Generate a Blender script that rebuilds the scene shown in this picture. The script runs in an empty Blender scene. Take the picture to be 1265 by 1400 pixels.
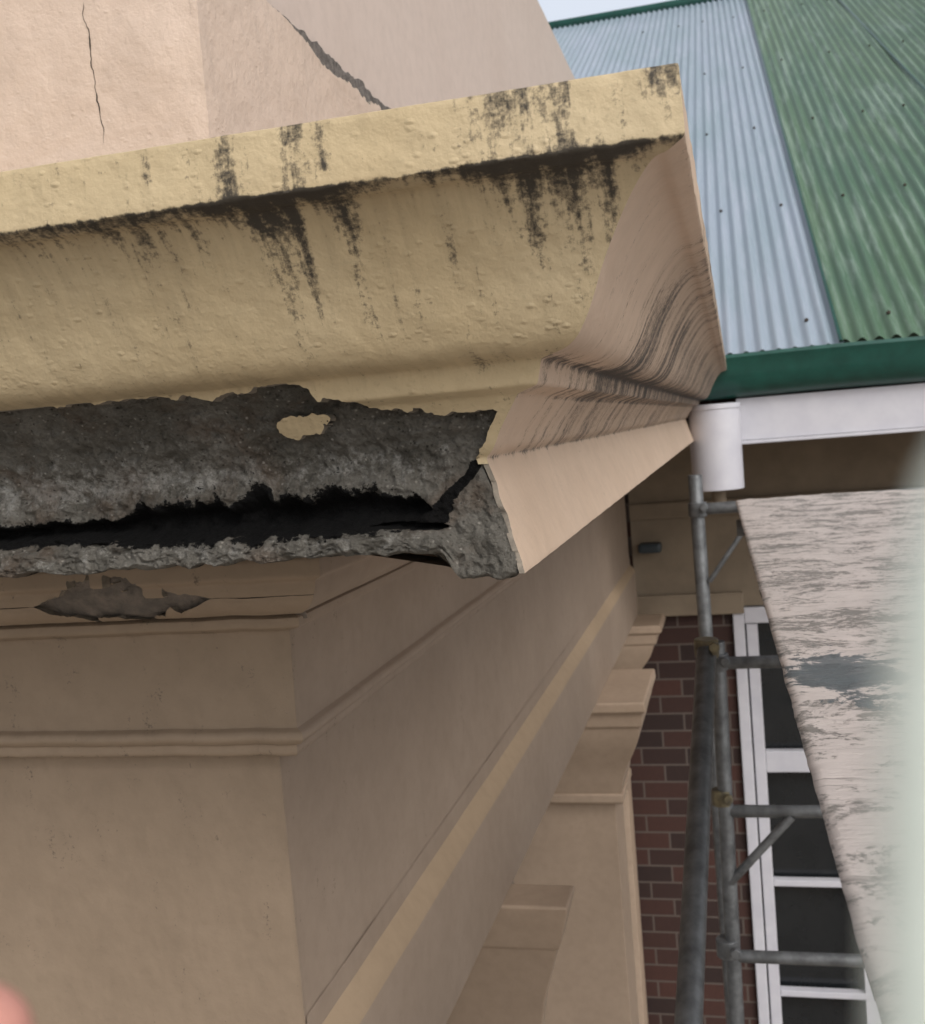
import bpy, bmesh, math, random
from mathutils import Vector, Matrix, noise
random.seed(4)
S=1.17
GZ=-7.0
scene=bpy.context.scene

# ------------------------------------------------------------------ helpers
def fr(x,y,z,s=1.0,o=4):
    return noise.fractal(Vector((x*s,y*s,z*s)),1.0,2.0,o)
def interp(tab,x):
    if x<=tab[0][0]: return tab[0][1]
    for (a,b),(c,d) in zip(tab,tab[1:]):
        if x<=c: return b+(d-b)*(x-a)/(c-a)
    return tab[-1][1]
def sstep(a,b,x):
    t=max(0,min(1,(x-a)/(b-a))); return t*t*(3-2*t)
def link(ob,parent=None):
    scene.collection.objects.link(ob)
    if parent: ob.parent=parent
    return ob
def empty(name):
    e=bpy.data.objects.new(name,None); e.empty_display_size=.2
    return link(e)
def sharpen(me,ang=38):
    bm=bmesh.new(); bm.from_mesh(me)
    for f in bm.faces: f.smooth=True
    for e in bm.edges:
        if len(e.link_faces)==2 and e.calc_face_angle(0)>math.radians(ang): e.smooth=False
        elif len(e.link_faces)>2: e.smooth=False
    bm.to_mesh(me); bm.free()
def mesh_obj(name,verts,faces,mats,parent=None,smooth=True,ang=38):
    me=bpy.data.meshes.new(name); me.from_pydata(verts,[],faces); me.update()
    for m in (mats if isinstance(mats,list) else [mats]): me.materials.append(m)
    if smooth: sharpen(me,ang)
    return link(bpy.data.objects.new(name,me),parent)
def box(name,a,b,mat,parent=None,bev=0.004):
    x0,y0,z0=a; x1,y1,z1=b
    bm=bmesh.new()
    bmesh.ops.create_cube(bm,size=1)
    for v in bm.verts:
        v.co=Vector(((x0+x1)/2+v.co.x*(x1-x0),(y0+y1)/2+v.co.y*(y1-y0),(z0+z1)/2+v.co.z*(z1-z0)))
    if bev>0: bmesh.ops.bevel(bm,geom=bm.edges[:],offset=bev,segments=2,affect='EDGES',profile=.6)
    me=bpy.data.meshes.new(name); bm.to_mesh(me); bm.free(); me.materials.append(mat)
    return link(bpy.data.objects.new(name,me),parent)
def tube(name,p,q,r,mat,parent=None,seg=28):
    p=Vector(p);q=Vector(q);d=(q-p).normalized()
    a=d.orthogonal().normalized(); b=d.cross(a)
    vs=[];fs=[]
    L=(q-p).length
    pts=[(0.03,r*.8),(0,r*.8),(0,r*.96),(.004,r),(L-.004,r),(L,r*.96),(L,r*.8),(L-.03,r*.8)]
    for (t,rr) in pts:
        for k in range(seg):
            an=2*math.pi*k/seg
            vs.append(p+d*t+(a*math.cos(an)+b*math.sin(an))*rr)
    for i in range(len(pts)-1):
        for k in range(seg):
            k2=(k+1)%seg
            fs.append((i*seg+k,i*seg+k2,(i+1)*seg+k2,(i+1)*seg+k))
    fs.append([k for k in range(seg)]); fs.append([(len(pts)-1)*seg+k for k in reversed(range(seg))])
    return mesh_obj(name,vs,fs,mat,parent,ang=50)
def dense(ctrl,step=.004):
    out=[]
    for seg in ctrl:
        n=len(seg)
        for k in range(n-1):
            p1=seg[k];p2=seg[k+1]
            p0=seg[k-1] if k>0 else (2*p1[0]-p2[0],2*p1[1]-p2[1])
            p3=seg[k+2] if k+2<n else (2*p2[0]-p1[0],2*p2[1]-p1[1])
            L=math.dist(p1,p2); m=max(1,min(60,int(L/step+.5)))
            for i in range(m):
                t=i/m
                f=lambda a,b,c,d:.5*((2*b)+(-a+c)*t+(2*a-5*b+4*c-d)*t*t+(-a+3*b-3*c+d)*t**3)
                out.append((f(p0[0],p1[0],p2[0],p3[0]),f(p0[1],p1[1],p2[1],p3[1])))
    out.append(ctrl[-1][-1])
    o2=[out[0]]
    for a,b,c in zip(out,out[1:],out[2:]):
        o2.append((b[0]*.6+.2*(a[0]+c[0]),b[1]*.6+.2*(a[1]+c[1])) if math.dist(a,b)<.02 and math.dist(b,c)<.02 else b)
    o2.append(out[-1])
    return o2
def clip_grid(name,P,UV,G,A,mats,parent=None,ang=45,rimvec=None,rimmat=1):
    """P[i][j] positions, G signed keep field or None; the broken edge gets a real thickness along rimvec"""
    nu=len(P); nv=len(P[0])
    verts=[];uvs=[];att={k:[] for k in A}; ids={}; faces=[]; rims=[]
    def vid(i,j):
        k=(i,j)
        if k not in ids:
            ids[k]=len(verts); verts.append(P[i][j]); uvs.append(UV[i][j])
            for n in A: att[n].append(A[n][i][j])
        return ids[k]
    def cut(a,b):
        k=(a,b) if a<b else (b,a); a,b=k
        if k not in ids:
            ga=G[a[0]][a[1]]; gb=G[b[0]][b[1]]; t=ga/(ga-gb); t=min(.98,max(.02,t))
            ids[k]=len(verts); verts.append(P[a[0]][a[1]].lerp(P[b[0]][b[1]],t))
            ua=UV[a[0]][a[1]]; ub=UV[b[0]][b[1]]
            uvs.append((ua[0]+(ub[0]-ua[0])*t,ua[1]+(ub[1]-ua[1])*t))
            for n in A: att[n].append(A[n][a[0]][a[1]]*(1-t)+A[n][b[0]][b[1]]*t)
        return ids[k]
    for i in range(nu-1):
        for j in range(nv-1):
            q=[(i,j),(i,j+1),(i+1,j+1),(i+1,j)]
            if G is None: faces.append([vid(*c) for c in q]); continue
            s=[G[c[0]][c[1]]>0 for c in q]
            if all(s): faces.append([vid(*c) for c in q]); continue
            if not any(s): continue
            f=[];c_=[]
            for k in range(4):
                a=q[k];b=q[(k+1)%4]
                if s[k]: f.append(vid(*a)); c_.append(0)
                if s[k]!=s[(k+1)%4]: f.append(cut(a,b)); c_.append(1)
            if len(f)>2:
                faces.append(f)
                if sum(c_)==2:
                    for k in range(len(f)):
                        k2=(k+1)%len(f)
                        if c_[k] and c_[k2]: rims.append((f[k],f[k2]))
    nf=len(faces)
    if rimvec is not None:
        rv=Vector(rimvec); off={}
        def ov(a):
            if a not in off:
                off[a]=len(verts); verts.append(verts[a]+rv); uvs.append(uvs[a])
                for n in A: att[n].append(0)
            return off[a]
        for a,b in rims: faces.append([b,a,ov(a),ov(b)])
    me=bpy.data.meshes.new(name); me.from_pydata(verts,[],faces)
    for m in mats: me.materials.append(m)
    for k in range(nf,len(faces)): me.polygons[k].material_index=rimmat
    me.update()
    ul=me.uv_layers.new(name='UVMap')
    for l in me.loops: ul.data[l.index].uv=uvs[l.vertex_index]
    for n in A:
        at=me.attributes.new(n,'FLOAT','POINT'); at.data.foreach_set('value',att[n])
    sharpen(me,ang)
    return link(bpy.data.objects.new(name,me),parent)
def arc(prof):
    s=[0]
    for a,b in zip(prof,prof[1:]): s.append(s[-1]+math.dist(a,b))
    return s

# ------------------------------------------------------------------ materials
class NT:
    def __init__(s,name):
        s.m=bpy.data.materials.new(name); s.m.use_nodes=True; s.t=s.m.node_tree
        s.b=s.t.nodes['Principled BSDF']
    def n(s,ty,**k):
        nd=s.t.nodes.new(ty)
        for a,v in k.items(): setattr(nd,a,v)
        return nd
    def l(s,a,b): s.t.links.new(a,b)
    def coord(s,kind='Object'):
        return s.n('ShaderNodeTexCoord').outputs[kind]
    def mapping(s,vec,sc=(1,1,1),rot=(0,0,0),loc=(0,0,0)):
        m=s.n('ShaderNodeMapping'); m.inputs['Scale'].default_value=sc; m.inputs['Rotation'].default_value=rot; m.inputs['Location'].default_value=loc
        s.l(vec,m.inputs['Vector']); return m.outputs[0]
    def noise(s,vec,scale,detail=4,rough=.5,dist=0):
        n=s.n('ShaderNodeTexNoise'); n.inputs['Scale'].default_value=scale; n.inputs['Detail'].default_value=detail
        n.inputs['Roughness'].default_value=rough; n.inputs['Distortion'].default_value=dist
        s.l(vec,n.inputs['Vector']); return n.outputs['Fac']
    def ramp(s,f,stops):
        r=s.n('ShaderNodeValToRGB'); e=r.color_ramp.elements
        while len(e)<len(stops): e.new(.5)
        for k,(p,c) in enumerate(stops):
            e[k].position=p; e[k].color=(c,c,c,1) if isinstance(c,(int,float)) else (*c,1)
        s.l(f,r.inputs[0]); return r.outputs[0]
    def mix(s,f,a,b,bt='MIX'):
        m=s.n('ShaderNodeMix',data_type='RGBA',blend_type=bt)
        for sock,v in ((m.inputs[0],f),(m.inputs[6],a),(m.inputs[7],b)):
            if isinstance(v,(int,float)): sock.default_value=v
            elif isinstance(v,tuple): sock.default_value=(*v,1)
            else: s.l(v,sock)
        return m.outputs[2]
    def math(s,op,a,b=0,clamp=False):
        m=s.n('ShaderNodeMath',operation=op); m.use_clamp=clamp
        for k,v in enumerate((a,b)):
            if isinstance(v,(int,float)): m.inputs[k].default_value=v
            else: s.l(v,m.inputs[k])
        return m.outputs[0]
    def attr(s,name):
        return s.n('ShaderNodeAttribute',attribute_name=name).outputs['Fac']
    def bump(s,h,strength,dist=.01,prev=None):
        b=s.n('ShaderNodeBump'); b.inputs['Strength'].default_value=strength; b.inputs['Distance'].default_value=dist
        s.l(h,b.inputs['Height'])
        if prev: s.l(prev,b.inputs['Normal'])
        return b.outputs[0]
    def out(s,col=None,rough=None,normal=None,metal=None):
        for nm,v in (('Base Color',col),('Roughness',rough),('Normal',normal),('Metallic',metal)):
            if v is None: continue
            if isinstance(v,(int,float)): s.b.inputs[nm].default_value=v
            elif isinstance(v,tuple): s.b.inputs[nm].default_value=(*v,1)
            else: s.l(v,s.b.inputs[nm])
        return s.m

def plaster(name,c1,c2,bumpy=.5,mould=False,streak=(70,9),fine=1.0,speck=.25,blister=0.0,stk=1.7):
    t=NT(name); o=t.coord()
    big=t.noise(o,2.3,4,.6); col=t.mix(t.ramp(big,[(.3,0),(.7,1)]),c1,c2)
    mid=t.noise(o,17,5,.65)
    col=t.mix(t.math('MULTIPLY',t.ramp(mid,[(.42,0),(.8,1)]),.35),col,tuple(x*.72 for x in c2))
    f=t.noise(o,130*fine,3,.6)
    sp=t.ramp(f,[(.6,0),(.72,1)])
    col=t.mix(t.math('MULTIPLY',sp,speck),col,tuple(x*.5 for x in c1))
    rough=.72
    if mould:
        uv=t.coord('UV')
        st=t.noise(t.mapping(uv,(streak[0],streak[1],1)),1.0,5,.62,.4)
        gr=t.noise(o,120,4,.75)
        gr2=t.noise(o,24,4,.6)
        m=t.attr('mould')
        v=t.math('ADD',t.math('MULTIPLY',t.math('SUBTRACT',st,.5),stk),m)
        v=t.math('ADD',v,t.math('MULTIPLY',t.math('SUBTRACT',gr,.5),1.7))
        v=t.math('ADD',v,t.math('MULTIPLY',t.math('SUBTRACT',gr2,.5),.7))
        mk=t.ramp(v,[(.38,0),(.60,.55),(.90,1)])
        d=t.attr('browning')  # brown tone below the lip and along creases, plus the dirtier flake
        dv=t.math('ADD',d,t.math('MULTIPLY',t.math('SUBTRACT',st,.5),.9))
        dk=t.ramp(dv,[(.2,0),(1,1)])
        col=t.mix(t.math('MULTIPLY',dk,.62),col,(.16,.12,.08))
        col=t.mix(t.math('MULTIPLY',mk,.94),col,(.022,.019,.017))
    b=t.bump(t.noise(o,30,4,.55),.35*bumpy,.012)
    b=t.bump(f,.30*bumpy,.004,b)
    if blister:
        vo=t.n('ShaderNodeTexVoronoi'); vo.inputs['Scale'].default_value=62; vo.inputs['Randomness'].default_value=1
        t.l(t.mapping(o,(.7,1,1.2)),vo.inputs['Vector'])
        bl=t.ramp(vo.outputs['Distance'],[(.05,1),(.30,0)])
        msk=t.ramp(t.noise(o,11,4,.7),[(.47,0),(.62,1)])
        b=t.bump(t.math('MULTIPLY',bl,msk),blister,.0035,b)
    return t.out(col,rough,b)

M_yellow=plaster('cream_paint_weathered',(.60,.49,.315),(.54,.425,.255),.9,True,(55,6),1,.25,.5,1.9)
M_pinkret=plaster('cream_paint_weathered_skylit',(.60,.46,.35),(.545,.41,.305),.5,True,(15,2.2),1,.15,0,2.1)  # same cream paint; pinkish sky light on the return put into its colour
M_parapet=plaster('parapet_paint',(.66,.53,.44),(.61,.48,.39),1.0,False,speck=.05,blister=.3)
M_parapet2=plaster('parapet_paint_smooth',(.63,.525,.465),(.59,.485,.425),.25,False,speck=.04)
M_wall=plaster('wall_paint_shaded',(.345,.26,.185),(.30,.225,.158),.35,True,(20,6),.7,.12)  # base colour lowered to carry the shading of the lower walls
M_wallside=plaster('wall_paint_side_shaded',(.37,.29,.228),(.325,.252,.195),.2,True,(20,6),.7,.08)  # side copy of the wall paint, shading also in the base colour
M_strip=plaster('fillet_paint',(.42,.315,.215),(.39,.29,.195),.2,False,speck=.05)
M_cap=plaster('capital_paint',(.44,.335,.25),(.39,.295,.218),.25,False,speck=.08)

def concrete():
    t=NT('exposed_concrete'); o=t.coord()
    a=t.noise(o,7,6,.7); b=t.noise(o,38,6,.75); c=t.noise(o,170,4,.75)
    col=t.mix(t.ramp(a,[(.35,0),(.65,1)]),(.115,.107,.090),(.245,.232,.205))
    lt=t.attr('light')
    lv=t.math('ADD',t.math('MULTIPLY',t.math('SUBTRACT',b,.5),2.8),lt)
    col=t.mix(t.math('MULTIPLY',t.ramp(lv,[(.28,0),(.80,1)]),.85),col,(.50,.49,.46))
    dkk=t.ramp(b,[(.30,1),(.44,0)])
    col=t.mix(t.math('MULTIPLY',dkk,.75),col,(.045,.04,.034))
    br=t.ramp(t.noise(o,11,4,.6,.6),[(.50,0),(.68,1)])
    col=t.mix(t.math('MULTIPLY',br,.5),col,(.13,.082,.052))
    vo=t.n('ShaderNodeTexVoronoi'); vo.inputs['Scale'].default_value=120; t.l(o,vo.inputs['Vector'])
    agg=t.ramp(vo.outputs['Distance'],[(.1,1),(.34,0)])
    hs=t.n('ShaderNodeSeparateColor'); t.l(vo.outputs['Color'],hs.inputs[0])
    sel=t.ramp(hs.outputs[0],[(.74,0),(.80,1)])
    col=t.mix(t.math('MULTIPLY',t.math('MULTIPLY',agg,sel),.6),col,(.52,.49,.44))
    sel2=t.ramp(hs.outputs[1],[(.72,0),(.78,1)])
    col=t.mix(t.math('MULTIPLY',t.math('MULTIPLY',agg,sel2),.8),col,(.03,.027,.024))
    col=t.mix(t.ramp(c,[(.52,0),(.72,.55)]),col,(.07,.065,.058))
    tar=t.attr('tar')
    tv=t.math('ADD',tar,t.math('MULTIPLY',t.math('SUBTRACT',b,.5),1.9))
    tk=t.ramp(tv,[(.36,0),(.46,1)])
    col=t.mix(t.math('MULTIPLY',tk,.985),col,(.003,.003,.0035))
    n=t.bump(a,.5,.03); n=t.bump(b,1.0,.016,n); n=t.bump(c,.9,.006,n)
    t.b.inputs['Specular IOR Level'].default_value=.22
    return t.out(col,.9,n)
M_conc=concrete()

def simple(name,c1,c2,scale=20,rough=.6,bump=.1,metal=0,dist=.005):
    t=NT(name); o=t.coord(); f=t.noise(o,scale,5,.6)
    col=t.mix(t.ramp(f,[(.35,0),(.68,1)]),c1,c2)
    n=t.bump(t.noise(o,scale*4,4,.6),bump,dist) if bump>0 else None
    return t.out(col,rough,n,metal)
M_rim=simple('render_break',(.30,.26,.21),(.20,.175,.145),60,.9,.4)
M_concp=simple('broken_render_edge',(.25,.22,.20),(.10,.088,.08),45,.9,.9,0,.01)
M_sub=simple('frieze_render_coat',(.24,.20,.168),(.13,.115,.10),26,.9,.8,0,.01)
M_steel=simple('galvanised_steel',(.20,.21,.22),(.10,.105,.11),14,.5,.15,.5)
M_coupler=simple('coupler_brass',(.26,.22,.13),(.10,.09,.07),20,.5,.3,.4)
M_white=simple('white_gloss_paint',(.60,.60,.65),(.53,.53,.59),5,.35,.03)
M_green=simple('green_gutter',(.012,.080,.062),(.008,.055,.043),8,.3,.03)
M_dark=simple('crack_shadow_gap',(.035,.028,.022),(.06,.045,.035),40,.9,.1)
M_glass=simple('dark_window_glass',(.010,.012,.014),(.016,.018,.02),3,.12,.0)
M_vent=simple('blue_grey_plastic',(.03,.045,.055),(.02,.03,.04),10,.4,.05)
M_skin=simple('skin',(.62,.30,.25),(.55,.25,.2),30,.5,.15)
M_mint=simple('pale_mint_fabric',(.88,.96,.88),(.85,.94,.85),60,.8,.1)
M_render=simple('house_render',(.25,.20,.145),(.19,.15,.108),3,.8,.2)

def board_mat():
    t=NT('flaking_board_paint'); o=t.coord()
    m=t.mapping(o,(.8,1.0,1))
    a=t.noise(m,7,9,.80,.5); b=t.noise(m,60,6,.78); g=t.noise(t.mapping(o,(5,55,1)),1,6,.7,.3)
    wood=t.mix(g,(.13,.12,.108),(.33,.30,.27))
    paint=t.mix(t.noise(o,5,5,.65),(.66,.585,.545),(.48,.425,.395))
    v=t.math('ADD',t.math('MULTIPLY',a,.66),t.math('MULTIPLY',b,.30))
    v=t.math('ADD',v,t.math('MULTIPLY',g,.16))
    k=t.ramp(v,[(.570,1),(.590,.35),(.615,0)])
    col=t.mix(k,wood,paint)
    sx=t.n('ShaderNodeSeparateXYZ'); t.l(o,sx.inputs[0])
    dx=t.math('DIVIDE',t.math('SUBTRACT',sx.outputs[0],.155),.11); dy=t.math('DIVIDE',t.math('SUBTRACT',sx.outputs[1],1.88),.22)
    r2=t.math('ADD',t.math('MULTIPLY',dx,dx),t.math('MULTIPLY',dy,dy))
    pv=t.math('SUBTRACT',1.0,r2); pv=t.math('ADD',pv,t.math('MULTIPLY',t.math('SUBTRACT',a,.5),6))
    k2=t.ramp(pv,[(.35,0),(.45,1)])
    col=t.mix(t.math('MULTIPLY',k2,.9),col,(.095,.115,.125))
    cr=t.ramp(g,[(.33,1),(.41,0)])
    col=t.mix(t.math('MULTIPLY',cr,.6),col,(.12,.10,.09))
    n=t.bump(k,.8,.006); n=t.bump(b,.5,.005,n); n=t.bump(g,.6,.008,n)
    return t.out(col,.6,n)
M_board=board_mat()
M_boardedge=simple('board_edge',(.045,.04,.035),(.09,.08,.07),25,.85,.4)

def roof_mat(name,c1,c2,streakc,amt,rough=.42):
    t=NT(name); o=t.coord()
    a=t.noise(t.mapping(o,(1.1,.25,.25)),1,5,.6)
    col=t.mix(t.ramp(a,[(.35,0),(.65,1)]),c1,c2)
    s=t.noise(t.mapping(o,(9,.7,.7)),1,7,.75,.2)
    col=t.mix(t.math('MULTIPLY',t.ramp(s,[(.50,0),(.70,1)]),amt),col,streakc)
    sx=t.n('ShaderNodeSeparateXYZ'); t.l(o,sx.inputs[0])
    ph=t.math('SINE',t.math('MULTIPLY',sx.outputs[0],2*math.pi/.115*1.0))
    s2=t.noise(t.mapping(o,(4,.45,.45)),1,6,.7)
    pan=t.math('MULTIPLY',t.ramp(ph,[(.0,0),(.9,1)]),t.ramp(s2,[(.48,0),(.66,1)]))
    col=t.mix(t.math('MULTIPLY',pan,amt*.8),col,streakc)
    return t.out(col,rough,None)
M_roofpale=roof_mat('pale_corrugated_iron',(.31,.365,.44),(.25,.325,.37),(.42,.46,.54),.5,.4)
M_roofgreen=roof_mat('green_corrugated_iron',(.095,.165,.095),(.07,.14,.09),(.24,.32,.27),.9,.45)

def brick_mat():
    t=NT('red_brick'); o=t.coord()
    sx=t.n('ShaderNodeSeparateXYZ'); t.l(o,sx.inputs[0]); cx=t.n('ShaderNodeCombineXYZ')
    t.l(sx.outputs[0],cx.inputs[0]); t.l(sx.outputs[2],cx.inputs[1])
    br=t.n('ShaderNodeTexBrick'); t.l(cx.outputs[0],br.inputs['Vector'])
    br.inputs['Scale'].default_value=1; br.inputs['Brick Width'].default_value=.42; br.inputs['Row Height'].default_value=.165
    br.inputs['Mortar Size'].default_value=.010; br.inputs['Mortar Smooth'].default_value=.2
    br.inputs['Color1'].default_value=(.075,.034,.027,1); br.inputs['Color2'].default_value=(.030,.019,.018,1)
    br.inputs['Mortar'].default_value=(.12,.105,.095,1)
    col=t.mix(.6,br.outputs['Color'],t.mix(t.noise(o,18,5,.7),(.4,.35,.35),(1,.8,.7)),'MULTIPLY')
    n=t.bump(br.outputs['Fac'],-.6,.02); n=t.bump(t.noise(o,60,4,.6),.3,.006,n)
    return t.out(col,.85,n)
M_brick=brick_mat()
def ground_mat():
    t=NT('pale_bounce_ground'); o=t.coord()  # unseen ground, made pale so its bounce brightens the undersides
    col=t.mix(t.ramp(t.noise(o,.8,7,.7),[(.4,0),(.6,1)]),(.36,.32,.27),(.29,.255,.215))
    return t.out(col,.95,t.bump(t.noise(o,25,5,.7),.6,.03))
M_ground=ground_mat()

# ------------------------------------------------------------------ heritage building
bld=empty('heritage_building')
P=dict(T=(-.0335,.3683),L=(-.0315,.292),U=(-.052,.2835))
corn=[[(-1.05,.42),(-.12,.388)],[(-.12,.388),P['T']],[P['T'],P['L']],[P['L'],P['U']],
      [P['U'],(-.0707,.2800),(-.1001,.249),(-.1348,.1922),(-.1649,.1294),(-.1919,.0983),(-.2378,.0866)],
      [(-.2378,.0866),(-.2467,.0544)],[(-.2467,.0544),(-.2805,.0454)],
      [(-.2805,.0454),(-.3146,.0012),(-.3308,-.0256),(-.346,-.0397)],
      [(-.346,-.0397),(-.2922,-.2022)],[(-.2922,-.2022),(-.32,-.204)],[(-.32,-.204),(-.34,-.192)],[(-.34,-.192),(-.80,-.192)]]
prof=dense(corn,.0042); sarc=arc(prof)
lip=min(range(len(prof)),key=lambda k:math.dist(prof[k],P['L'])); sl=sarc[lip]
zbt=[(-4,.088),(-.95,.090),(-.8,.083),(-.68,.080),(-.61,.087),(-.575,.085),(-.555,.064),(-.52,.057),(-.44,.036),(-.37,.027),(-.30,.022)]
def gauss(x,c,w): return math.exp(-((x-c)/w)**2)
def front_pt(i,n,far_n,Xc,q,far):
    if i<far_n: return far+(Xc-far)*i/far_n
    return Xc+(q-Xc)*(i-far_n)/n
def build_front_cornice():
    Xc=-1.2; n=290; fn=30; far=-4.0
    PP=[];UV=[];G=[];Mo=[];Di=[]
    for i in range(n+fn+1):
        pc=[];uc=[];gc=[];mc=[];dc=[]
        for (q,z),s in zip(prof,sarc):
            X=front_pt(i,n,fn,Xc,q,far); Y=S-q
            fade=sstep(0,.03,q-X)
            d=(fr(X,Y,z,14,3)*.0018+fr(X+5,Y,z,45,2)*.0008)*fade
            ds=s-sl
            nz=z
            if abs(ds)<.03: nz=z+fr(X,0,3.3,30,3)*.0022*fade
            pc.append(Vector((X,Y-d,nz))); uc.append((X,s))
            g=1.0; isl=0
            if z<.11 and q<-.10:
                nn=fr(X,z,1.7,38,5)*.0085+fr(X,z,8,120,3)*.002
                g=(z-interp(zbt,X))+nn
                if z>-.05: g=max(g,X-(q-.016)+fr(X,z,9,60,3)*.006)
                ex=(X+.604); ez_=(z-.027-.10*ex)
                e=1-math.hypot(ex/.040,ez_/.0150)
                gi=e*.015+fr(X,z,11,60,4)*.006
                if gi>g and gi>-.004: isl=1
                g=max(g,gi)
                if z<-.06: g=-1
                if q>-.236: g=max(g,.004)
            gc.append(g)
            m=0
            if ds<-.0:
                h=-ds
                if h<.085:
                    m+= .74*gauss(X,-.560,.011)*(1 if h<.06 else .8)
                    m+= .58*gauss(X,-.478,.014)+.38*gauss(X,-.44,.010)*(h>.02)
                    m+= .64*gauss(X,-.205,.055)*(.6+.4*sstep(.01,.06,h))
                    m+= .36*gauss(X,-.15,.03)*sstep(.03,.0,h)
                    m+= .72*gauss(X,-.062,.013)*sstep(.03,.07,h)+.55*gauss(X,-.04,.010)*sstep(.03,.06,h)
                    m+= .06
                    m+= .25*sstep(.006,.0,h)
            else:
                A=.27+.50*gauss(X,-.535,.07)+.42*gauss(X,-.45,.05)+.60*gauss(X,-.20,.09)+.38*gauss(X,-.10,.03)+.20*gauss(X,-.75,.12)
                ln=.034+.13*gauss(X,-.535,.022)+.11*gauss(X,-.50,.011)+.13*gauss(X,-.435,.013)+.09*gauss(X,-.16,.02)+.07*gauss(X,-.215,.03)+.11*gauss(X,-.125,.009)+.06*gauss(X,-.72,.03)+.06*gauss(X,-.64,.03)+.05*gauss(X,-.82,.02)
                m+=A*math.exp(-(ds/ln)**1.4)*1.35+.25*math.exp(-ds/.012)
                m+=.05
                m+=.30*gauss(z,.088,.006)*gauss(X,-.27,.1)
            mc.append(m)
            dd=.08+.66*math.exp(-abs(ds)/.08)*(ds>0)+.28*gauss(z,.09,.014)+.25*isl
            if X<-.66: dd+=.08
            dc.append(dd)
        PP.append(pc);UV.append(uc);G.append(gc);Mo.append(mc);Di.append(dc)
    clip_grid('cornice_front_plaster',PP,UV,G,dict(mould=Mo,browning=Di),[M_yellow,M_rim],bld,rimvec=(0,.03,0))
build_front_cornice()
def build_side_cornice():
    n=300; Yend=8.3
    PP=[];UV=[];G=[];Mo=[];Di=[]
    for i in range(n+1):
        a=i/n; w=.18*a+.82*a**2.4
        pc=[];uc=[];gc=[];mc=[];dc=[]
        for (q,z),s in zip(prof,sarc):
            Y0=S-q; Y=Y0+(Yend-Y0)*w
            fade=sstep(0,.04,Y-Y0)
            d=(fr(q,Y,z,9,3)*.0016+fr(q,Y,z,30,2)*.0006)*fade
            pc.append(Vector((q+d,Y,z))); uc.append((Y,s))
            g=1
            if z<-.040 and q>-.36:
                k=sstep(-.040,-.06,z)
                g=(Y-Y0)+.001-k*(.004+.012*max(0,fr(z,2.2,0,34,3))+.007*gauss(z,-.125,.012)+.010*gauss(z,-.075,.012)+fr(z,Y,4,80,3)*.003)
            gc.append(g)
            ds=s-sl
            m=.05
            ev=sstep(1.5,2.3,Y)
            if ds>0:
                if z>.09:
                    cz=sstep(.285,.20,z)*.5+.5
                    m+=.60*ev*(cz)*(.80+.7*fr(0,Y,0,2.5,2))
                    m+=.25*sstep(.012,0,ds)
                elif z>.04: m+=.25+.35*ev
                else: m+=.30*ev*(z>-.035)
                m+=.40*gauss(z,.088,.006)+.42*gauss(z,-.040,.0035)
            else:
                m+=.40*ev+.2*gauss(Y,1.24,.03)
            if z<-.045: m=-.1
            mc.append(m)
            dc.append(.05+.50*ev*(z>-.04)+.25*gauss(z,.09,.012)+.2*gauss(z,-.04,.01))
        PP.append(pc);UV.append(uc);G.append(gc);Mo.append(mc);Di.append(dc)
    clip_grid('cornice_return_plaster',PP,UV,G,dict(mould=Mo,browning=Di),[M_pinkret,M_rim],bld,rimvec=(-.008,0,0))
build_side_cornice()

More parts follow.
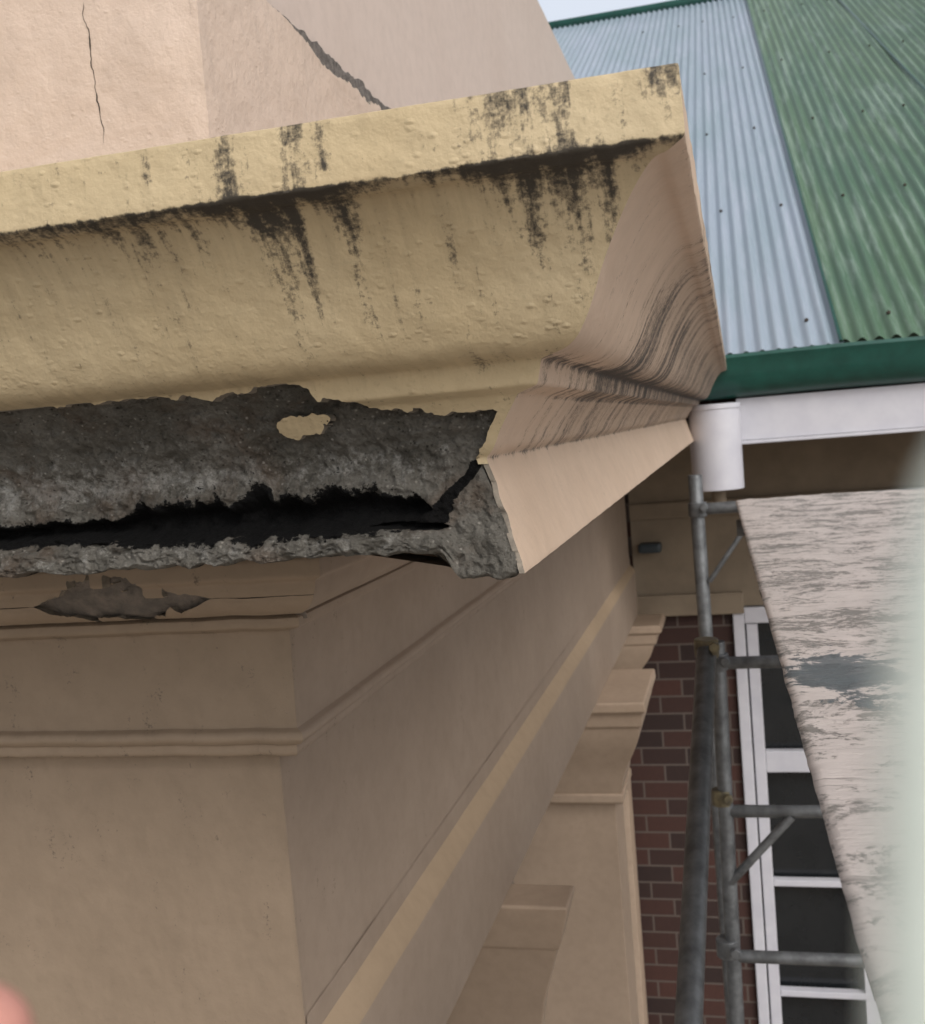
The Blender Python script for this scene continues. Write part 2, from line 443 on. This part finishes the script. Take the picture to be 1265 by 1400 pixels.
# exposed concrete core
corep=[(-.245,.118),(-.262,.082),(-.294,.055),(-.324,.01),(-.353,-.04),(-.341,-.08),(-.329,-.11),(-.314,-.15),(-.303,-.197),(-.315,-.209),(-.345,-.212)]
cprof=dense([corep],.0028)+[(-.45,-.205),(-.81,-.20)]
def build_core():
    cs=arc(cprof)
    Xc=-1.2; n=390; fn=30; far=-4.0
    PP=[];UV=[];T=[];Lt=[]
    for i in range(n+fn+1):
        pc=[];uc=[];tc=[];lc=[]
        for (q,z),s in zip(cprof,cs):
            X=front_pt(i,n,fn,Xc,q,far); Y=S-q
            fade=sstep(0,.02,q-X)
            left=sstep(-.385,-.41,X+fr(0,z,8,20,2)*.008)
            z2=z
            if z<-.125: z2=-.125+(z+.125)*(1-.50*left)
            gc_=-.105+.005*fr(X,0,2,12,3)
            hh=interp([(-4,.009),(-1.0,.009),(-.93,.014),(-.84,.022),(-.52,.022),(-.45,.013),(-.425,0.0)],X)*(1+.7*fr(X,3,3,25,4))
            gr=sstep(1.5,.3,abs(z-gc_)/max(hh,.0005)) if hh>.001 else 0
            hh2=interp([(-.53,0),(-.47,.009),(-.415,.008),(-.40,0)],X)
            g2=sstep(1.3,.6,abs(z+.134+.1*(X+.45))/max(hh2,.0005)) if hh2>.001 else 0
            d=fr(X,Y,z,7,3)*.010+fr(X,Y,z,26,4)*.011+fr(X,Y,z+3,80,4)*.006
            d+=.010*left*gauss(z,-.055,.03)+.008*left*sstep(-.13,-.15,z)
            d*=(.15+.85*fade)
            dd=d-.042*gr-.03*g2
            zz=z2+fr(X,z,6,22,4)*.009*sstep(-.12,-.19,z)
            pc.append(Vector((X,Y-dd,zz))); uc.append((X,s))
            t=sstep(-.135,-.045,z); xs=-.418+.055*t**1.8
            st=gauss(X,xs,.0125*(1.2-.5*t))*sstep(-.14,-.12,z)*sstep(-.036,-.05,z)*1.25
            tar=max(gr*1.3,g2*1.1,st, 1.0*gauss(z,gc_-.004,hh*1.65+.005)*left)
            if z<-.2 and q<-.33: tar=.4
            tc.append(tar)
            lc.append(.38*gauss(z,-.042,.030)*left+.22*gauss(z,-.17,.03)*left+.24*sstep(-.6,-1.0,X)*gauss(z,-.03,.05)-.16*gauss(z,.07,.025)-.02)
        PP.append(pc);UV.append(uc);T.append(tc);Lt.append(lc)
    clip_grid('cornice_concrete_core',PP,UV,None,dict(tar=T,light=Lt),[M_conc],bld,ang=80)
    PP=[];UV=[];T=[];Lt=[]
    for i in range(60):
        pc=[];uc=[]
        for (q,z),s in zip(cprof,cs):
            Y=S-q+i*.006; fade=sstep(0,.02,i*.006)
            d=fr(q,Y,z,26,4)*.003*fade-.008*fade
            pc.append(Vector((q+d,Y,z))); uc.append((Y,s))
        PP.append(pc);UV.append(uc);T.append([0]*len(pc));Lt.append([0]*len(pc))
    clip_grid('cornice_concrete_core_return',PP,UV,None,dict(tar=T,light=Lt),[M_conc],bld,ang=80)
build_core()

# bed mould, frieze, astragal and wall face
frz=[[(-1.03,-.205),(-.806,-.212)],[(-.806,-.212),(-.798,-.220)],[(-.798,-.220),(-.800,-.258)],[(-.800,-.258),(-.818,-.266)],
     [(-.818,-.266),(-.826,-.292),(-.845,-.320),(-.880,-.341),(-.912,-.346)],[(-.912,-.346),(-.893,-.352)],[(-.893,-.352),(-.895,-.3726)],
     [(-.895,-.3726),(-.934,-.386)],[(-.934,-.386),(-.942,-.598)],
     [(-.942,-.598),(-.925,-.604),(-.921,-.618),(-.935,-.632)],[(-.935,-.632),(-.950,-.636)],[(-.950,-.636),(-.952,-.660),(-.985,-.672)],[(-.985,-.672),(-1.03,-.684)],[(-1.03,-.684),(-1.03,-1.3)]]
fp=dense(frz,.0055); fs_=arc(fp)
def patch(X,z):
    n=fr(X,z,2,16,4)*.02+fr(X,z,6,60,3)*.008
    w=interp([(-1.47,.0),(-1.43,.04),(-1.33,.085),(-1.27,.085),(-1.18,.07),(-1.10,.022),(-1.05,.0)],X)
    c=-.285+.02*gauss(X,-1.3,.05)
    g=1-(abs(z-(c-.012)))/max(w*.58,.001)
    g=g*.03+n
    if gauss(X,-1.295,.014)>.4 and z>-.262: g=-.02
    if gauss(X,-1.18,.022)>.4 and z>-.29: g=-.02
    return g
def build_frieze():
    Xc=-1.75; n=240; fn=25
    fpf=fp+[(-1.03,-1.3-.1*k) for k in range(1,58)]
    sf=arc(fpf)
    PP=[];UV=[];G=[];Mo=[];Di=[]
    for i in range(n+fn+1):
        pc=[];uc=[];gc=[];mc=[];dc=[]
        for (q,z),s in zip(fpf,sf):
            X=front_pt(i,n,fn,Xc,q,-4.0); Y=S-q; fade=sstep(0,.03,q-X)
            d=(fr(X,Y,z,6,3)*.003+fr(X,Y,z,30,2)*.001)*fade
            pc.append(Vector((X,Y-d,z+fr(X,2,2,7,3)*.0025*fade))); uc.append((X,s))
            ok=(-.345<z<-.215 and q>-.91)
            pt=patch(X,z) if (-.36<z<-.205 and q>-.93) else -.03
            gc.append(-pt if ok else .02)
            mc.append(.04+.28*gauss(z,-.668,.010)+.22*gauss(z,-.382,.008)+.15*gauss(z,-.350,.006))
            dc.append(.05+.45*gauss(z,-.384,.012)+.45*gauss(z,-.678,.014)+.3*gauss(z,-.60,.008)+.4*gauss(z,-.347,.008)+.3*gauss(z,-.264,.006)+.3*gauss(X,-1.03,.01)*(z<-.7)+.25*sstep(-.012,0,pt))  # browner along the moulding creases, the corner and the patch edge
        PP.append(pc);UV.append(uc);G.append(gc);Mo.append(mc);Di.append(dc)
    clip_grid('frieze_front',PP,UV,G,dict(mould=Mo,browning=Di),[M_wall,M_rim],bld,rimvec=(0,.03,0))
    PP=[];UV=[]
    for i in range(160):
        X=-1.6+i*.0045; pc=[];uc=[]
        for j in range(40):
            z=-.21-j*.0045*.85
            q=interp([(-.37,-.922),(-.345,-.915),(-.326,-.872),(-.278,-.838),(-.2,-.822)],z)
            d=fr(X,z,3,25,4)*.004
            pc.append(Vector((X,S-q-d,z))); uc.append((X,z))
        PP.append(pc);UV.append(uc)
    clip_grid('frieze_substrate',PP,UV,None,{},[M_sub],bld,ang=80)
    PP=[];UV=[];Mo=[];Di=[]
    n=120
    for i in range(n+1):
        w=(i/n)**1.8; pc=[];uc=[];mc=[];dc=[]
        for (q,z),s in zip(fp,fs_):
            Y0=S-q; Y=Y0+(10.15-Y0)*w; fade=sstep(0,.05,Y-Y0)
            d=fr(q,Y,z,4,3)*.003*fade
            pc.append(Vector((q+d,Y,z))); uc.append((Y,s)); mc.append(.0+.2*gauss(z,-.66,.012)); dc.append(.05+.4*gauss(z,-.67,.016)+.25*gauss(Y,Y0,.02))
        PP.append(pc);UV.append(uc);Mo.append(mc);Di.append(dc)
    clip_grid('frieze_return',PP,UV,None,dict(mould=Mo,browning=Di),[M_wallside],bld)
build_frieze()
def plane_grid(name,fn,nu,nv,mat,parent,amp=.002,nrm=(0,-1,0)):
    PP=[];UV=[];Z=[]
    nrm=Vector(nrm)
    for i in range(nu+1):
        pc=[];uc=[]
        for j in range(nv+1):
            p=Vector(fn(i/nu,j/nv)); p+=nrm*(fr(p.x,p.y,p.z,3,3)*amp); pc.append(p); uc.append((i/nu,j/nv))
        PP.append(pc);UV.append(uc);Z.append([.04]*(nv+1))
    return clip_grid(name,PP,UV,None,dict(mould=Z,browning=Z),[mat],parent)
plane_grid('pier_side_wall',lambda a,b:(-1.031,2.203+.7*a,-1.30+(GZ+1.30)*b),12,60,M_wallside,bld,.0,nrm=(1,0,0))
def ybeam(name,pts,mat,y0=2.205,y1=10.15,n=50):
    vs=[];fs=[]
    for i in range(n+1):
        y=y0+(y1-y0)*(i/n)**1.5
        for (x,z) in pts: vs.append((x+fr(x,y,z,3,2)*.002,y,z))
    m=len(pts)
    for i in range(n):
        for j in range(m-1): fs.append((i*m+j,i*m+j+1,(i+1)*m+j+1,(i+1)*m+j))
    return mesh_obj(name,vs,fs,mat,bld,ang=30)
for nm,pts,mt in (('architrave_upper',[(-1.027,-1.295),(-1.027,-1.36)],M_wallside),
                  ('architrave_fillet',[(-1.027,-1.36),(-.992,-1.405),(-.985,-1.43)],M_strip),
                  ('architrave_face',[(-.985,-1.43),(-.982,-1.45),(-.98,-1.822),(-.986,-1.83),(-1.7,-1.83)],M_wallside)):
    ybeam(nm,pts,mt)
box('architrave_end',(-1.69,2.208,-1.829),(-1.035,2.215,-1.30),M_wall,bld,0)
SEC=[(-1.833,.262),(-1.84,.27),(-1.895,.275),(-1.905,.262),(-1.915,.245),(-2.0,.240),(-2.015,.222),(-2.05,.218),(-2.12,.20),(-2.20,.165),(-2.30,.115),(-2.40,.078),(-2.50,.060),(-2.515,.052),(-2.52,.068),(-2.57,.068),(-2.585,.05),(-2.60,.0),(-2.7,0),(GZ,0)]
SEC1=[(-1.833,.208),(-1.84,.215),(-1.86,.212),(-2.03,.160),(-2.036,.150),(-2.30,.065),(-2.5,.03),(-2.6,0),(GZ,0)]
def column(name,yf,sec,dep,ob_=1.0,xr=-.945,kx=1.0):
    xl=-1.7; yb=yf+dep
    vs=[];fs=[]
    for z,o in sec:
        ox=o*kx
        vs+=[(xl-o,yf-o,z),(xr+ox,yf-o,z),(xr+ox,yb+o*ob_,z),(xl-o,yb+o*ob_,z)]
    for k in range(len(sec)-1):
        for j in range(4):
            j2=(j+1)%4; fs.append((k*4+j,(k+1)*4+j,(k+1)*4+j2,k*4+j2))
    fs.append((0,1,2,3))
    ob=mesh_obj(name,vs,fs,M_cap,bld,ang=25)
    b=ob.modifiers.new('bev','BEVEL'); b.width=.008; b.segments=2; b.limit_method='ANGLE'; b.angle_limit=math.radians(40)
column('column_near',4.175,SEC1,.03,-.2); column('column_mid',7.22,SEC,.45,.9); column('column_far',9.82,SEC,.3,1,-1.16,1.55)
# parapet above cornice
def build_parapet():
    nu=150;nv=70
    PP=[];UV=[]
    for i in range(nu+1):
        pc=[];uc=[]
        for j in range(nv+1):
            X=-1.034+(-3.0)*(1-i/nu)**1.6; z=1.088-(1.088-.38)*j/nv
            d=fr(X,0,z,5,4)*.006*sstep(0,.05,-1.034-X)
            pc.append(Vector((X,2.16-d,z))); uc.append((X,z))
        PP.append(pc);UV.append(uc)
    clip_grid('parapet_front',PP,UV,None,{},[M_parapet],bld)
    PP=[];UV=[];G=[];PS=[];GS=[]
    for i in range(380):
        pc=[];uc=[];gc=[];ps=[];gs=[]
        Y=2.16+6.1*(i/379)**1.9
        for j in range(110):
            z=1.13-(1.13-.38)*(j/109)**1.6
            d=fr(3,Y,z,5,3)*.004*sstep(0,.05,Y-2.16)
            pc.append(Vector((-1.034+d,Y,z))); uc.append((Y,z))
            ps.append(Vector((-1.050+fr(3,Y,z,30,3)*.003,Y,z)))
            br=sstep(2.6,2.95,Y)
            gc.append(1.088-z+fr(Y,z,2,9,5)*.020*br+fr(Y,z,7,40,4)*.008*(.4+br)-.036*br-.010)
            gs.append(1.094-z+fr(Y,z,12,14,5)*.018*br)
        PP.append(pc);UV.append(uc);G.append(gc);PS.append(ps);GS.append(gs)
    clip_grid('parapet_side',PP,UV,G,{},[M_parapet,M_rim],bld,rimvec=(-.016,0,0))
    clip_grid('parapet_side_substrate',PS,UV,GS,{},[M_concp,M_concp],bld,rimvec=(-.01,0,0))
build_parapet()
box('parapet_cap',(-4,2.175,1.0),(-1.075,8.2,1.066),M_parapet2,bld,.004)
plane_grid('upper_parapet_wall',lambda a,b:(-1.062,2.45+6.75*a,2.73-(2.73-.38)*b),60,30,M_parapet2,bld,.004,(1,0,0))
box('upper_parapet_body',(-3.9,2.47,.38),(-1.075,9.19,2.725),M_parapet2,bld,.004)
vs=[];fs=[]
N=110
for k in range(N+1):
    z=.985-.30*k/N; x=-1.297+.010*fr(z,0,0,16,5)+.012*(k/N)
    w=(.0006+.0034*max(0,fr(z,5,0,24,4)+.06))*(1-abs(2*k/N-1)**6)+.0001
    y=2.16-fr(x,0,z,5,4)*.006-.0016
    vs+=[(x-w,y,z),(x+w,y,z)]
    if k: fs.append((2*k-2,2*k,2*k+1,2*k-1))
mesh_obj('parapet_crack',vs,fs,M_dark,bld)

# ------------------------------------------------------------------ brick house
hs=empty('brick_house')
tan=.505; ey=8.33; ez=.40
def roof(name,x0,x1,mat,lift,y1=25.0):
    pitch=.115; n=int((x1-x0)/pitch*8); rows=14
    th=math.atan(tan); nz=Vector((0,-math.sin(th),math.cos(th)))
    vs=[];fs=[]
    for i in range(n+1):
        x=x0+(x1-x0)*i/n; h=.021*math.cos(2*math.pi*x/pitch)+lift
        for j in range(rows+1):
            y=ey+(y1-ey)*j/rows
            vs.append(Vector((x,y,ez+(y-ey)*tan))+nz*(h+.006*fr(x,y,0,.7,2)))
    for i in range(n):
        for j in range(rows):
            a=i*(rows+1)+j; fs.append((a,a+rows+1,a+rows+2,a+1))
    return mesh_obj(name,vs,fs,mat,hs,ang=80)
roof('roof_pale_sheets',-6,.80,M_roofpale,0); roof('roof_green_sheets',.775,9,M_roofgreen,.022)
def onroof(x,y,o=0):
    th=math.atan(tan); return Vector((x,y,ez+(y-ey)*tan))+Vector((0,-math.sin(th),math.cos(th)))*o
tube('roof_seam',onroof(.775,ey,.03),onroof(.775,25,.03),.012,M_green,hs,10)
tube('roof_seam_upper',onroof(2.66,9.0,.04),onroof(2.33,24.8,.04),.016,M_green,hs,10)
tube('ridge_capping',(-6,25,8.86),(9,25,8.86),.11,M_green,hs)
vs=[(-6,25,8.8),(9,25,8.8),(9,42,.4),(-6,42,.4)]; mesh_obj('roof_rear_slope',vs,[(0,1,2,3)],M_roofgreen,hs)
bm=bmesh.new()
for r,y in enumerate((8.7,11.4,14.3,17.8,22.4)):
    x=-1.2
    while x<5:
        p=onroof(round((x+random.uniform(-.06,.06))/.115)*.115,y+random.uniform(-.05,.05),.03+(.022 if x>.775 else 0))
        bmesh.ops.create_icosphere(bm,subdivisions=1,radius=.018,matrix=Matrix.Translation(p))
        x+=.575
me=bpy.data.meshes.new('roof_screws'); bm.to_mesh(me); bm.free(); me.materials.append(M_dark); link(bpy.data.objects.new('roof_screws',me),hs)
gp=[(8.42,.395),(8.22,.385),(8.19,.40),(8.175,.375),(8.19,.34),(8.20,.26),(8.225,.18),(8.27,.12),(8.33,.09),(8.42,.085)]
vs=[];fs=[]
for i in range(41):
    x=-.6+9.6*i/40
    for (y,z) in gp: vs.append((x,y,z+.006*math.sin(x*2.2)))
for i in range(40):
    for j in range(len(gp)-1):
        a=i*len(gp)+j; fs.append((a,a+1,a+len(gp)+1,a+len(gp)))
fs.append(list(range(len(gp))))
mesh_obj('gutter',vs,fs,M_green,hs,ang=40)
box('fascia_board',(.02,8.36,-.235),(9,8.41,.078),M_white,hs,.006)
box('fascia_bottom_bead',(.02,8.335,-.262),(9,8.358,-.237),M_white,hs,.006)
box('soffit_lining',(-.9,8.42,-.22),(9,10.2,-.20),M_render,hs,.0)
tube('rainwater_outlet',(-.142,8.2,-.575),(-.142,8.2,.045),.185,M_white,hs,48)
tube('rainwater_outlet_rim',(-.142,8.2,.012),(-.142,8.2,.052),.192,M_white,hs,48)
tube('downpipe',(-.142,8.2,-.55),(-.142,8.2,-.72),.05,M_render,hs)
box('render_wall',(-1.0,10.2,-1.80),(9,10.5,-.2),M_render,hs,0)
box('render_band',(-1.0,10.12,-1.86),(-.02,10.198,-1.66),M_render,hs,.015)
box('render_band_upper',(-1.0,10.14,-.95),(9,10.198,-.80),M_render,hs,.015)
box('brick_wall',(-1.6,10.22,GZ),(-.13,10.5,-1.802),M_brick,hs,0)
box('brick_wall_beyond',(1.9,10.22,GZ),(9,10.5,-1.802),M_brick,hs,0)
box('house_body',(-1.5,10.55,GZ),(9,41,.3),M_brick,hs,0)
box('wall_vent',(-.93,10.0,-1.25),(-.72,10.18,-1.16),M_vent,hs,.03)
dx0,dx1=-.125,1.895
box('door_frame_left',(dx0,10.16,GZ),(dx0+.10,10.3,-1.81),M_white,hs,.012)
box('door_leaf_stile_left',(dx0+.115,10.19,GZ),(dx0+.215,10.3,-1.97),M_white,hs,.010)
box('door_frame_right',(dx1-.16,10.16,GZ),(dx1,10.3,-1.81),M_white,hs,.012)
box('door_frame_head',(dx0+.101,10.165,-1.96),(dx1-.161,10.3,-1.812),M_white,hs,.012)
box('door_glass',(dx0+.05,10.33,GZ),(dx1-.05,10.35,-1.85),M_glass,hs,0)
for k,(z,h) in enumerate(((-3.27,.10),(-4.43,.030),(-5.5,.030),(-6.5,.05))):
    box('door_rail_%d'%k,(dx0+.217,10.2,z-h),(dx1-.162,10.29,z+h),M_white,hs,.008)
for k,x in enumerate((.95,1.62)):
    box('door_stile_%d'%k,(x-.1,10.205,GZ),(x+.1,10.285,-1.98),M_white,hs,.008)

# ------------------------------------------------------------------ scaffold
sc=empty('scaffold')
R=.043
tube('standard_rear',(-.259,6.9,-.385),(-.235,6.9,GZ),R,M_steel,sc)
tube('brace_long',(-.178,4.75,-1.03),(-.248,3.15,-1.86),R*.98,M_steel,sc)
tube('brace_long_lower',(-.2485,3.14,-1.865),(-.40,-.2,-3.6),R*.9,M_steel,sc)
tube('ladder_standard',(-.165,6.0,-1.25),(-.24,6.0,GZ),R*.95,M_steel,sc)
tube('ladder_standard_far',(.95,6.0,-.60),(.95,6.0,GZ),R*.95,M_steel,sc)
for k,z in enumerate((-1.37,-2.20,-3.03,-3.86,-4.7)):
    tube('rung_%d'%k,(-.17-.012*k,6.0,z),(.95,6.0,z),R*.8,M_steel,sc)
tube('corner_brace',(-.18,5.98,-2.60),(.17,5.98,-2.22),R*.55,M_steel,sc)
tube('transom',(-.25,6.9,-.60),(1.2,6.9,-.585),R*.85,M_steel,sc)
tube('thin_brace',(-.21,6.86,-1.05),(.03,6.86,-.72),R*.35,M_steel,sc)
tube('transom_under_board',(-.02,5.2,-.55),(1.3,5.2,-.55),R*.9,M_steel,sc)
tube('transom_under_board_near',(.10,1.6,-.55),(1.3,1.6,-.55),R*.9,M_steel,sc)
tube('ledger',(1.25,-1,-.62),(1.25,7,-.62),R,M_steel,sc)
def coupler(name,p,s=1.0,mat=None):
    p=Vector(p)
    mat=mat or M_coupler
    bm=bmesh.new()
    bmesh.ops.create_cone(bm,cap_ends=True,segments=20,radius1=R*1.35*s,radius2=R*1.35*s,depth=.09*s,matrix=Matrix.Translation(p))
    bmesh.ops.create_cone(bm,cap_ends=True,segments=8,radius1=.02*s,radius2=.016*s,depth=.13*s,matrix=Matrix.Translation(p+Vector((.04*s,-.05*s,0)))@Matrix.Rotation(math.pi/2,4,'X'))
    bmesh.ops.create_cone(bm,cap_ends=True,segments=6,radius1=.028*s,radius2=.028*s,depth=.035*s,matrix=Matrix.Translation(p+Vector((.04*s,-.10*s,.02)))@Matrix.Rotation(math.pi/2,4,'X'))
    me=bpy.data.meshes.new(name); bm.to_mesh(me); bm.free(); me.materials.append(mat); sharpen(me,40)
    o=link(bpy.data.objects.new(name,me),sc); b=o.modifiers.new('b','BEVEL'); b.width=.004; b.limit_method='ANGLE'
coupler('coupler_a',(-.178,4.77,-1.02),.9); coupler('coupler_b',(-.196,6,-2.12),.95); coupler('coupler_c',(-.215,6,-2.98),1.1,M_steel)
coupler('coupler_d',(-.168,6,-1.36),1.0,M_steel); coupler('coupler_e',(-.255,6.9,-.60),1.0,M_steel)

def board():
    nx=90;ny=300
    zt=-.45;th=.05
    vs=[];fs=[]
    def xl(y): return .092-.0202*y+.0025*fr(0,y,0,9,4)
    for j in range(ny+1):
        y=.25+5.35*(j/ny)
        for i in range(nx+1):
            x=xl(y)+1.15*(i/nx)
            z=zt+fr(x,y,0,3,4)*.003+fr(x,y,3,26,4)*.0025
            if i==0: z-=.004
            yy=y+(fr(x,0,0,12,3)*.02 if j==ny else 0)
            vs.append((x,yy,z))
    for j in range(ny):
        for i in range(nx):
            a=j*(nx+1)+i; fs.append((a,a+1,a+nx+2,a+nx+1))
    ob=mesh_obj('scaffold_board',vs,fs,[M_board,M_boardedge],None,ang=60)
    mo=ob.modifiers.new('t','SOLIDIFY'); mo.thickness=th; mo.offset=-1; mo.material_offset_rim=1; mo.material_offset=1
board()

# ------------------------------------------------------------------ photographer's hand and strap (close to the lens)
tip=Vector((-.1700,.2,-.1225)); d=Vector((.5,.45,.75)).normalized(); lat=Vector((-.78,.6,.14)); lat=(lat-d*lat.dot(d)).normalized(); nrm=d.cross(lat)
base=tip-d*.136; wrist=base-d*.17+lat*.045
V=[(wrist,.036),(wrist-d*.14,.038)];E=[(0,1)]
lens_=[.136,.150,.140,.112]
for k in range(4):
    kb=base+lat*(.036*k)-d*(.006*abs(k-1))
    V.append((wrist.lerp(kb,.5),.027)); im=len(V)-1; E.append((0,im))
    V.append((kb,.0185)); last=len(V)-1; E.append((im,last))
    if k: E.append((im,im_prev)); E.append((last,kb_prev))
    im_prev=im; kb_prev=last
    cur=Vector(kb); curl=.0 if k==0 else .28+.12*k
    ang=0
    for f,r in ((.45,.0165),(.30,.0152),(.25,.0140)):
        ang+=curl; dirn=d*math.cos(ang)+nrm*math.sin(ang)
        cur=cur+dirn*lens_[k]*f; V.append((Vector(cur),r if k<3 else r*.88)); E.append((last,len(V)-1)); last=len(V)-1
tb=wrist+d*.03-lat*.030; V.append((tb,.025)); E.append((0,len(V)-1)); last=len(V)-1
for f,r in ((.06,.020),(.055,.018),(.045,.0155)):
    tb=tb+(d*.75-lat*.45+nrm*.45).normalized()*f; V.append((tb.copy(),r)); E.append((last,len(V)-1)); last=len(V)-1
bm=bmesh.new()
for a,b in E:
    (pa,ra),(pb,rb)=V[a],V[b]
    n=max(2,int((pb-pa).length/.006))
    for i in range(n+1):
        t=i/n; bmesh.ops.create_icosphere(bm,subdivisions=2,radius=ra+(rb-ra)*t,matrix=Matrix.Translation(pa.lerp(pb,t)))
me=bpy.data.meshes.new('human_hand'); bm.to_mesh(me); bm.free(); me.materials.append(M_skin)
hand=link(bpy.data.objects.new('human_hand',me))
rm=hand.modifiers.new('r','REMESH'); rm.mode='VOXEL'; rm.voxel_size=.0028; rm.use_smooth_shade=True
sm=hand.modifiers.new('s','SMOOTH'); sm.factor=.5; sm.iterations=6
path=[((.0262,.070,.0045),.006),((.0246,.070,-.000),.011),((.0230,.070,-.009),.0140),((.0220,.070,-.020),.0145),((.0216,.070,-.034),.0150),((.0212,.070,-.050),.0155),((.020,.069,-.075),.0155),((.018,.066,-.11),.015)]
vs=[];fs=[];sg=32
for (c,r) in path:
    for k in range(sg):
        a=2*math.pi*k/sg; vs.append((c[0]+math.cos(a)*r,c[1]+math.sin(a)*r*.35,c[2]+.0008*math.sin(5*a)))
for i in range(len(path)-1):
    for k in range(sg):
        k2=(k+1)%sg; fs.append((i*sg+k,(i+1)*sg+k,(i+1)*sg+k2,i*sg+k2)[::-1])
fs.append(list(range(sg))); fs.append([(len(path)-1)*sg+k for k in reversed(range(sg))])
st=mesh_obj('wrist_strap',vs,fs,M_mint,None,ang=80); ss=st.modifiers.new('s','SUBSURF'); ss.levels=2; ss.render_levels=2

mesh_obj('ground',[(-300,-300,GZ),(300,-300,GZ),(300,300,GZ),(-300,300,GZ)],[(0,1,2,3)],M_ground)

# ------------------------------------------------------------------ light
w=bpy.data.worlds.new('World'); scene.world=w; w.use_nodes=True
nt=w.node_tree; bg=nt.nodes['Background']
sky=nt.nodes.new('ShaderNodeTexSky'); sky.sky_type='NISHITA'; sky.sun_disc=False
el=math.radians(42); az=math.radians(140)
sky.sun_elevation=el; sky.sun_rotation=az; sky.dust_density=4; sky.air_density=1.0
hsv=nt.nodes.new('ShaderNodeHueSaturation'); hsv.inputs['Saturation'].default_value=.30
nt.links.new(sky.outputs[0],hsv.inputs['Color'])
# added glow that whitens the sky low over the house
tc=nt.nodes.new('ShaderNodeTexCoord'); dp=nt.nodes.new('ShaderNodeVectorMath'); dp.operation='DOT_PRODUCT'
dp.inputs[1].default_value=Vector((-.12,.92,.36)).normalized(); nt.links.new(tc.outputs['Generated'],dp.inputs[0])
mr=nt.nodes.new('ShaderNodeMapRange'); mr.interpolation_type='SMOOTHSTEP'; mr.inputs['From Min'].default_value=.85; mr.inputs['From Max'].default_value=.985
nt.links.new(dp.outputs['Value'],mr.inputs['Value'])
mx=nt.nodes.new('ShaderNodeMix'); mx.data_type='RGBA'; nt.links.new(mr.outputs[0],mx.inputs[0]); nt.links.new(hsv.outputs[0],mx.inputs[6]); mx.inputs[7].default_value=(4.9,5.3,6.0,1)
nt.links.new(mx.outputs[2],bg.inputs[0]); bg.inputs[1].default_value=.15
sun=bpy.data.lights.new('sun','SUN'); sun.energy=1.05; sun.angle=math.radians(30); sun.color=(1,.95,.89)
so=link(bpy.data.objects.new('sun',sun))
dirv=Vector((math.sin(az)*math.cos(el),math.cos(az)*math.cos(el),math.sin(el)))
so.rotation_euler=dirv.to_track_quat('Z','Y').to_euler()

# ------------------------------------------------------------------ camera
cam=bpy.data.cameras.new('camera'); co=link(bpy.data.objects.new('camera',cam))
right=Vector((.967,.2412,-.0819)).normalized(); fwd=Vector((-.247,.9662,-.0732)).normalized()
right=(right-fwd*right.dot(fwd)).normalized(); up=right.cross(fwd)
m=Matrix((right,up,-fwd)).transposed().to_4x4(); co.matrix_world=m
cam.sensor_fit='VERTICAL'; cam.sensor_height=24; cam.lens=24*1486/1400
cam.clip_start=.01; cam.clip_end=1000
cam.dof.use_dof=True; cam.dof.focus_distance=1.7; cam.dof.aperture_fstop=5.6
scene.camera=co
scene.view_settings.view_transform='Standard'; scene.view_settings.look='None'; scene.view_settings.exposure=0
